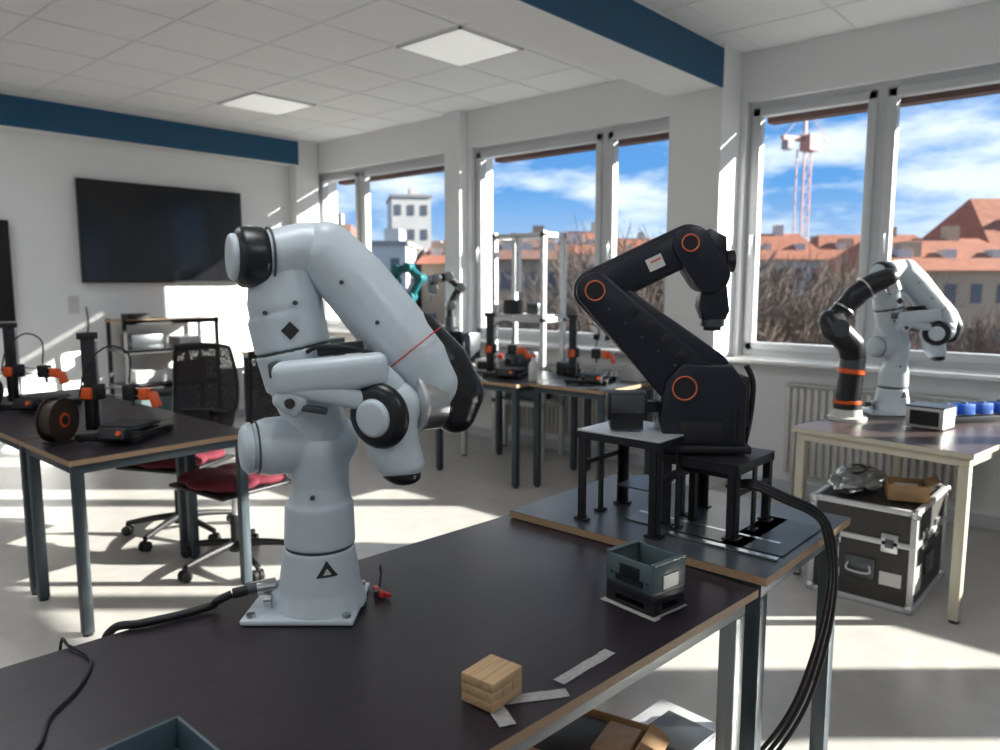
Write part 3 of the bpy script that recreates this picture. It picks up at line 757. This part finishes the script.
b.box((1.5,0,Ht+1.4),(4,.4,.35),'crane_red'); b.box((-2,0,Ht+1),(3,.5,.5),'crane_red'); b.box((-2.6,0,Ht+.2),(1.0,1,1.0),'bld_grey')
b.cyl((0,0,Ht+4.4),(3.4,0,Ht+1.6),.05,'crane_red',seg=6); b.cyl((0,0,Ht+4.4),(-3.2,0,Ht+1.2),.05,'crane_red',seg=6)
b.done()

# ------------------------------------------------------------ light
w = bpy.data.worlds.new('World'); bpy.context.scene.world = w; w.use_nodes=True
nt=w.node_tree; bg=nt.nodes['Background']; bg.inputs['Strength'].default_value=1.0
tc=nt.nodes.new('ShaderNodeTexCoord'); sep=nt.nodes.new('ShaderNodeSeparateXYZ'); nt.links.new(tc.outputs['Generated'],sep.inputs[0])
gr=nt.nodes.new('ShaderNodeValToRGB'); nt.links.new(sep.outputs['Z'],gr.inputs['Fac'])
el=gr.color_ramp.elements; el[0].position=0; el[0].color=(.28,.37,.48,1); el[1].position=.38; el[1].color=(.035,.13,.35,1)
e2=el.new(.12); e2.color=(.075,.21,.44,1)
mp=nt.nodes.new('ShaderNodeMapping'); mp.inputs['Scale'].default_value=(1.7,1.7,6.0); mp.inputs['Location'].default_value=(.35,.1,.2); nt.links.new(tc.outputs['Generated'],mp.inputs['Vector'])
nz=nt.nodes.new('ShaderNodeTexNoise'); nz.inputs['Scale'].default_value=2.4; nz.inputs['Detail'].default_value=8; nz.inputs['Roughness'].default_value=.60; nt.links.new(mp.outputs[0],nz.inputs['Vector'])
cr=nt.nodes.new('ShaderNodeValToRGB'); cr.color_ramp.elements[0].position=.44; cr.color_ramp.elements[1].position=.62; nt.links.new(nz.outputs['Fac'],cr.inputs['Fac'])
mx=nt.nodes.new('ShaderNodeMix'); mx.data_type='RGBA'; nt.links.new(cr.outputs['Color'],mx.inputs[0]); nt.links.new(gr.outputs['Color'],mx.inputs[6]); mx.inputs[7].default_value=(.50,.55,.61,1)
nt.links.new(mx.outputs[2],bg.inputs['Color'])
sd=bpy.data.lights.new('sun','SUN'); sd.energy=10.5; sd.angle=rad(.6); sd.color=(1,.94,.85)
so=bpy.data.objects.new('sun',sd); bpy.context.collection.objects.link(so)
e_=rad(21); so.rotation_euler=Vector((-.743*math.cos(e_),-.669*math.cos(e_),-math.sin(e_))).to_track_quat('-Z','Y').to_euler()
so.location=(20,20,15)
for X,Y in ((-1.3,-2.25),(1.1,-2.25),(-3.7,-2.25),(-3.7,.75),(-6.1,.75),(1.1,.75),(-1.3,.75)):  # added area fill lights, kept out of view, to brighten the interior
    ld=bpy.data.lights.new('added_fill_lamp','AREA'); ld.energy=7; ld.size=.56; ld.color=(.95,.98,1)
    lo=bpy.data.objects.new('added_fill_lamp',ld); lo.location=(X,Y,H-.02); bpy.context.collection.objects.link(lo)

# ------------------------------------------------------------ camera
cd=bpy.data.cameras.new('camera'); cd.sensor_width=36; cd.lens=27; cd.clip_start=.05; cd.clip_end=600
cd.dof.use_dof=True; cd.dof.focus_distance=1.75; cd.dof.aperture_fstop=3.4
co=bpy.data.objects.new('camera',cd); bpy.context.collection.objects.link(co); co.location=(0,0,1.45)
co.rotation_euler=(rad(83),0,rad(YAW)); bpy.context.scene.camera=co
sc=bpy.context.scene; sc.view_settings.view_transform='Standard'; sc.view_settings.look='None'; sc.view_settings.exposure=1.1
